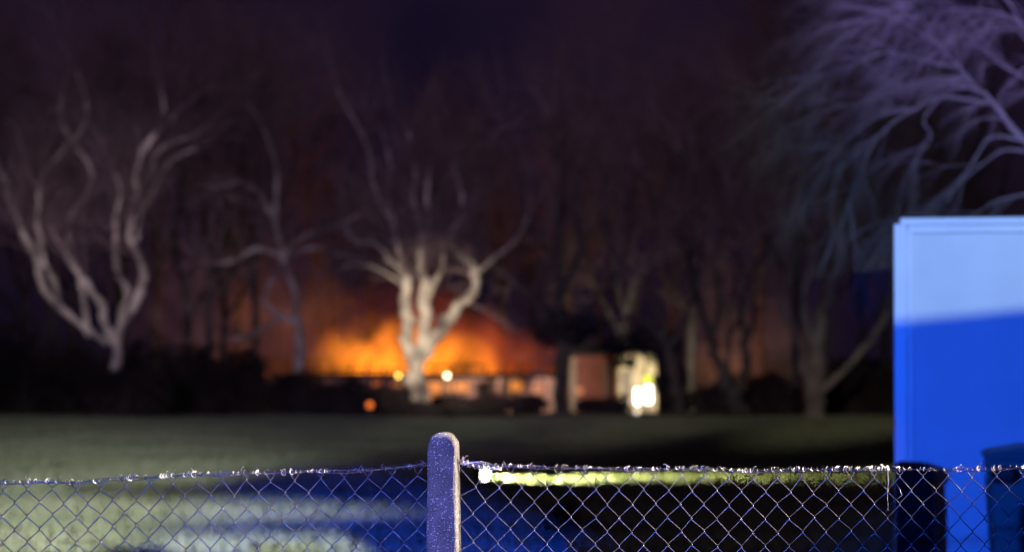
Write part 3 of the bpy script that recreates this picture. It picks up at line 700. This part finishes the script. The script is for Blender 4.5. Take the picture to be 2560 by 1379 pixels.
# ------------------------------------------------------------------ fire and lit smoke (a glowing body of gas above the house)
def fire():
    ctr = Vector((-3.7, 103, .6)); half = Vector((7.2, 4.2, 4.6))
    o = MB().box(tuple(-half), tuple(half)).build('fire', None or M['char']); o.location = ctr; o.data.materials.clear()
    m = bpy.data.materials.new('flames_and_smoke'); m.use_nodes = True; n = m.node_tree
    for k in list(n.nodes):
        if k.type != 'OUTPUT_MATERIAL': n.nodes.remove(k)
    outn = n.nodes['Material Output']
    tc = n.nodes.new('ShaderNodeTexCoord'); sp = n.nodes.new('ShaderNodeSeparateXYZ'); n.links.new(tc.outputs['Object'], sp.inputs[0])
    def math_(op, a, b=None, c=None):
        k = n.nodes.new('ShaderNodeMath'); k.operation = op
        for i, v in enumerate((a, b, c)):
            if v is None: continue
            if isinstance(v, (int, float)): k.inputs[i].default_value = v
            else: n.links.new(v, k.inputs[i])
        return k.outputs[0]
    nz = n.nodes.new('ShaderNodeTexNoise'); nz.inputs['Scale'].default_value = .50; nz.inputs['Detail'].default_value = 4; nz.inputs['Distortion'].default_value = 1.1
    mp = n.nodes.new('ShaderNodeMapping'); mp.inputs['Scale'].default_value = (1.1, 1, .8); n.links.new(tc.outputs['Object'], mp.inputs[0]); n.links.new(mp.outputs[0], nz.inputs['Vector'])
    # two hearts of the fire: left and right of the pale tree
    def blob(cx, cz, rx, ry, rz):
        a = math_('POWER', math_('DIVIDE', math_('SUBTRACT', sp.outputs[0], cx), rx), 2)
        b = math_('POWER', math_('DIVIDE', sp.outputs[1], ry), 2)
        c = math_('POWER', math_('DIVIDE', math_('SUBTRACT', sp.outputs[2], cz), rz), 2)
        d = math_('SQRT', math_('ADD', math_('ADD', a, b), c))
        return math_('MAXIMUM', math_('SUBTRACT', 1.0, d), 0.0)
    core = math_('ADD', math_('MULTIPLY', blob(-.7, -.1, 3.2, 4, 2.6), .95), math_('MULTIPLY', blob(1.4, -.1, 2.2, 4, 1.9), .75))
    wide = math_('ADD', blob(.1, .0, 4.3, 4.1, 3.8), math_('MULTIPLY', blob(3.6, -.2, 3.2, 4, 2.2), .55))
    nn = math_('MULTIPLY', math_('MAXIMUM', math_('SUBTRACT', nz.outputs['Fac'], .41), 0), 6.6)
    cs = math_('MULTIPLY', math_('MULTIPLY', core, nn), .85)
    ws = math_('MULTIPLY', math_('MULTIPLY', wide, math_('POWER', nn, 1.3)), .17)
    e1 = n.nodes.new('ShaderNodeEmission'); e1.inputs['Color'].default_value = (1, .265, .012, 1); n.links.new(cs, e1.inputs['Strength'])
    e2 = n.nodes.new('ShaderNodeEmission'); e2.inputs['Color'].default_value = (1, .15, .03, 1); n.links.new(ws, e2.inputs['Strength'])
    ad = n.nodes.new('ShaderNodeAddShader'); n.links.new(e1.outputs[0], ad.inputs[0]); n.links.new(e2.outputs[0], ad.inputs[1])
    ab = n.nodes.new('ShaderNodeVolumeAbsorption'); ab.inputs['Color'].default_value = (.2, .1, .08, 1); n.links.new(math_('MULTIPLY', wide, .12), ab.inputs['Density'])
    a2 = n.nodes.new('ShaderNodeAddShader'); n.links.new(ad.outputs[0], a2.inputs[0]); n.links.new(ab.outputs[0], a2.inputs[1])
    n.links.new(a2.outputs[0], outn.inputs['Volume'])
    o.data.materials.append(m)
    tag(o, 'orange flames and glowing smoke rising behind the low house', 'fire', kind='stuff')
fire()
def smoke(ctr, half, dens, label):
    o = MB().box(tuple(-Vector(half)), tuple(Vector(half))).build('smoke', M['char']); o.location = ctr; o.data.materials.clear()
    m = bpy.data.materials.new('drifting_smoke'); m.use_nodes = True; n = m.node_tree
    for k in list(n.nodes):
        if k.type != 'OUTPUT_MATERIAL': n.nodes.remove(k)
    tc = n.nodes.new('ShaderNodeTexCoord'); nz = n.nodes.new('ShaderNodeTexNoise'); nz.inputs['Scale'].default_value = .7; nz.inputs['Detail'].default_value = 3
    n.links.new(tc.outputs['Object'], nz.inputs['Vector'])
    ln = n.nodes.new('ShaderNodeVectorMath'); ln.operation = 'DIVIDE'; ln.inputs[1].default_value = half; n.links.new(tc.outputs['Object'], ln.inputs[0])
    le = n.nodes.new('ShaderNodeVectorMath'); le.operation = 'LENGTH'; n.links.new(ln.outputs[0], le.inputs[0])
    mr = n.nodes.new('ShaderNodeMapRange'); mr.inputs['From Min'].default_value = 1; mr.inputs['From Max'].default_value = .2; n.links.new(le.outputs['Value'], mr.inputs['Value'])
    r2 = n.nodes.new('ShaderNodeMapRange'); r2.inputs['From Min'].default_value = .35; r2.inputs['From Max'].default_value = .7; r2.inputs['To Max'].default_value = dens; n.links.new(nz.outputs['Fac'], r2.inputs['Value'])
    mu = n.nodes.new('ShaderNodeMath'); mu.operation = 'MULTIPLY'; n.links.new(mr.outputs[0], mu.inputs[0]); n.links.new(r2.outputs[0], mu.inputs[1])
    vs = n.nodes.new('ShaderNodeVolumeScatter'); vs.inputs['Color'].default_value = (.75, .6, .55, 1); n.links.new(mu.outputs[0], vs.inputs['Density'])
    n.links.new(vs.outputs[0], n.nodes['Material Output'].inputs['Volume']); o.data.materials.append(m)
    tag(o, label, 'smoke', kind='stuff')
smoke((-9.2, 96, 2.2), (4.6, 3.2, 4.2), .16, 'reddish smoke hanging in the trees beside the blaze')
smoke((8.0, 97, 1.4), (3.6, 3.0, 3.6), .22, 'brown smoke drifting between the tree trunks beside the garage')
point('fire_glow', (-3.6, 97.0, 2.2), 1200, (1, .30, .06), 1.2)
point('fire_glow', (-8.0, 97.5, .4), 110, (1, .30, .14), .8)  # added point lighting the smoke, outside the flames
point('fire_glow', (7.3, 97, 1.0), 75, (1, .40, .22), .8)  # added point lighting the brown smoke, no flames here
point('fire_glow', (1.5, 88.4, .8), 30, (1, .34, .16), .4)  # added point that reddens the brick wall in place of firelight

# ------------------------------------------------------------------ lamps seen in the picture
def tripod(name, label, x, y, Y, heads, col, strength, power, rad, face=(0, -1, 0), group=None, hub=True):
    p = at(x, y, Y); gr = gz(p.x, Y)
    root = thing(name, label, 'work light', (p.x, Y, gr), group=group); h = p.z-gr
    MB().tube([(0, 0, h*.28), (0, 0, h)], .022, 8).build('pole', M['metal'], root, smooth=True)
    for k in range(3):
        a = k*2.094+.5; s = min(.5, h*.45)
        MB().tube([(0, 0, h*.45), (s*math.cos(a), s*math.sin(a), .0)], .015, 6).build('leg', M['metal'], root, smooth=True)
    L = lens(name+'_lens', col, strength)
    for (dx, dz, w, hh) in heads:
        hd = MB().box((dx-w/2-.02, .0, h+dz-hh/2-.02), (dx+w/2+.02, .10, h+dz+hh/2+.02)).build('lamp_head', M['metal'], root, bevel=.01)
        if rad: MB().lathe([(w/2, -.004), (w/2*.9, -.012)], (dx, 0, h+dz), 18, 'y').build('lens', L, hd)
        else: MB().box((dx-w/2, -.012, h+dz-hh/2), (dx+w/2, -.003, h+dz+hh/2)).build('lens', L, hd)
    if len(heads) > 1: MB().box((min(q[0] for q in heads), .03, h-.02), (max(q[0] for q in heads), .06, h+.02)).build('crossbar', M['metal'], root)
    if power: point(name+'_light', (p.x, Y-.35, p.z), power, col, .1)
    return root, p, h
tripod('work_light', 'yellow round lamp on a stand to the shadowed side of the pale tree', 996, 939, 88, [(0, 0, .10, .10)], (1, .62, .10), 7, 60, True)
tripod('work_light', 'warm white round lamp on a stand in front of the burning house', 1118, 939, 88, [(0, 0, .10, .10)], (1, .80, .45), 14, 90, True)
wl, p, h = tripod('work_light', 'twin white floodlight heads with a lime beacon on a tripod by the cream shed', 1608, 988, 76, [(-.15, -.02, .14, .40), (.14, .03, .16, .46)], (1, .95, .82), 7, 0, False)
MB().lathe([(.09, 0), (.11, .03), (.11, .15), (.07, .20)], (.12, .05, h+.33), 16).build('beacon', lens('lime_lens', (.70, .80, .0), 1.5), wl, smooth=True)
MB().tube([(.12, .05, h+.2), (.12, .05, h+.32)], .015, 6).build('beacon_stem', M['metal'], wl)
spot('work_light_beam', (p.x-.1, 76.3, p.z+.2), (at(1600, 950, 84).x, 84, at(1600, 945, 84).z), 4800, (1, .88, .60), 50, .8, .1)
gl = bpy.data.objects
def ground_lamp(name, label, x, y, Y, col, s, r):
    pt = at(x, y, Y); gr = gz(pt.x, Y); root = thing(name, label, 'lamp', (pt.x, Y, gr)); hz_ = max(.06, pt.z-gr)
    MB().lathe([(r*1.5, 0), (r*1.5, .02), (r*.6, .03), (r*.6, hz_-r)], (0, 0, 0), 14).build('base', M['metal'], root)
    MB().lathe([(r*.7, hz_-r), (r, hz_-r*.5), (r, hz_+r*.5), (r*.6, hz_+r)], (0, 0, 0), 16).build('lens', lens(name+'_lens', col, s), root, smooth=True)
ground_lamp('warning_lamp', 'small orange warning lamp glowing in front of the dark hedge', 925, 1011, 70.5, (1, .20, .03), 1.4, .07)
ground_lamp('low_glow', 'small whitish glow standing in for a ground reflection below the twin floodlights', 1592, 1034, 69, (1, .86, .75), 1.6, .05)  # glowing disc in place of a reflection on wet ground
ground_lamp('low_glow', 'small pinkish lamp beside the foot of the twin floodlights', 1579, 1004, 73, (1, .70, .52), 1.2, .06)

# floodlight lying on the lawn, its beam sweeping along the grass towards the garage
pt = at(1212, 1186, 34.0)
fl = thing('flood_lamp', 'bright floodlight set low on the lawn behind the fence beside the post', 'floodlight', (pt.x, pt.y, gz(pt.x, pt.y)), R(-18)); hz_ = pt.z - gz(pt.x, pt.y)
hz_ = max(hz_, .09)
MB().box((-.09, -.11, hz_-.08), (.0, .11, hz_+.08)).build('housing', M['metal'], fl, bevel=.012)
MB().box((.001, -.095, hz_-.055), (.014, .095, hz_+.055)).build('lens', lens('flood_lens', (1, .98, .85), 22), fl)
MB().tube([(-.05, -.13, hz_), (-.05, -.13, 0), (-.05, .13, 0), (-.05, .13, hz_)], .012, 6).build('stand', M['metal'], fl)
spot('flood_lamp_beam', (pt.x+.03, pt.y, hz_+.03), (pt.x+6, pt.y+.7, .0), 8500, (1, .93, .38), 60, .8, .05)

# ------------------------------------------------------------------ added unseen lorry behind the camera, shaped to shade the lawn and garage wall
vn = thing('shade_lorry', 'added unseen box lorry whose roof load and boards cast the lawn shadows', 'lorry', (.9, -3, 0))
def extrude(prof, y0, y1):
    n = len(prof); m = MB(); m.v = [(x, y, z) for y in (y0, y1) for x, z in prof]
    m.f = [tuple(range(n)), tuple(range(n, 2*n))[::-1]] + [((i+1) % n, i, n+i, n+(i+1) % n) for i in range(n)]
    return m
extrude([(-2.3, .35), (-2.3, 2.265), (3.4, 2.27), (3.7, 2.2), (4.4, 1.35), (5.2, 1.15), (5.45, .95), (5.45, .35)], -1.0, 1.0).build('body', M['van'], vn, bevel=.03)
for sd in (-1, 1):
    MB().box((3.2, sd*1.005-.01, 1.42), (3.95, sd*1.005+.01, 1.95)).build('side_window', M['glass'], vn)
    for x in (-1.4, 4.5):
        MB().lathe([(.2, -.1), (.33, -.1), (.35, -.06), (.35, .06), (.33, .1), (.2, .1)], (x, sd*.93, .35), 20, 'y').build('wheel', M['tyre'], vn)
for x in (1.7, 2.4, 3.2): MB().box((x-.02, -.9, 2.272), (x+.02, .9, 2.31)).build('rack_bar', M['metal'], vn)
for x0_, x1_ in ((.74, .90), (-.08, .08)): MB().box((x0_, .75, 2.272), (x1_, .985, 2.306)).build('post_shade_block', M['metal'], vn, bevel=.008)  # added blocks that keep the lamp beams off the post top
extrude([(1.56, 2.272), (1.56, 2.435), (1.95, 2.44), (1.95, 2.74), (2.35, 2.80), (2.75, 2.835), (3.0, 2.81), (3.2, 2.73), (3.32, 2.62), (3.4, 2.5), (3.4, 2.272)], -.12, .12).build('shadow_load', M['soil'], vn)  # outline shaped for the shadow on lawn and garage wall
extrude([(.93, 2.585), (1.3, 2.605), (1.6, 2.68), (1.948, 2.74), (1.948, 2.515), (1.5, 2.553), (.93, 2.578)], -.1, .1).build('shadow_board', M['pale'], vn)  # added board, outline shaped for the upper shadow tongue on the grass
extrude([(1.0, 2.445), (1.948, 2.51), (1.948, 2.442), (1.3, 2.438)], -.1, .1).build('shadow_board', M['pale'], vn)  # added board, outline shaped for the lower shadow stripe
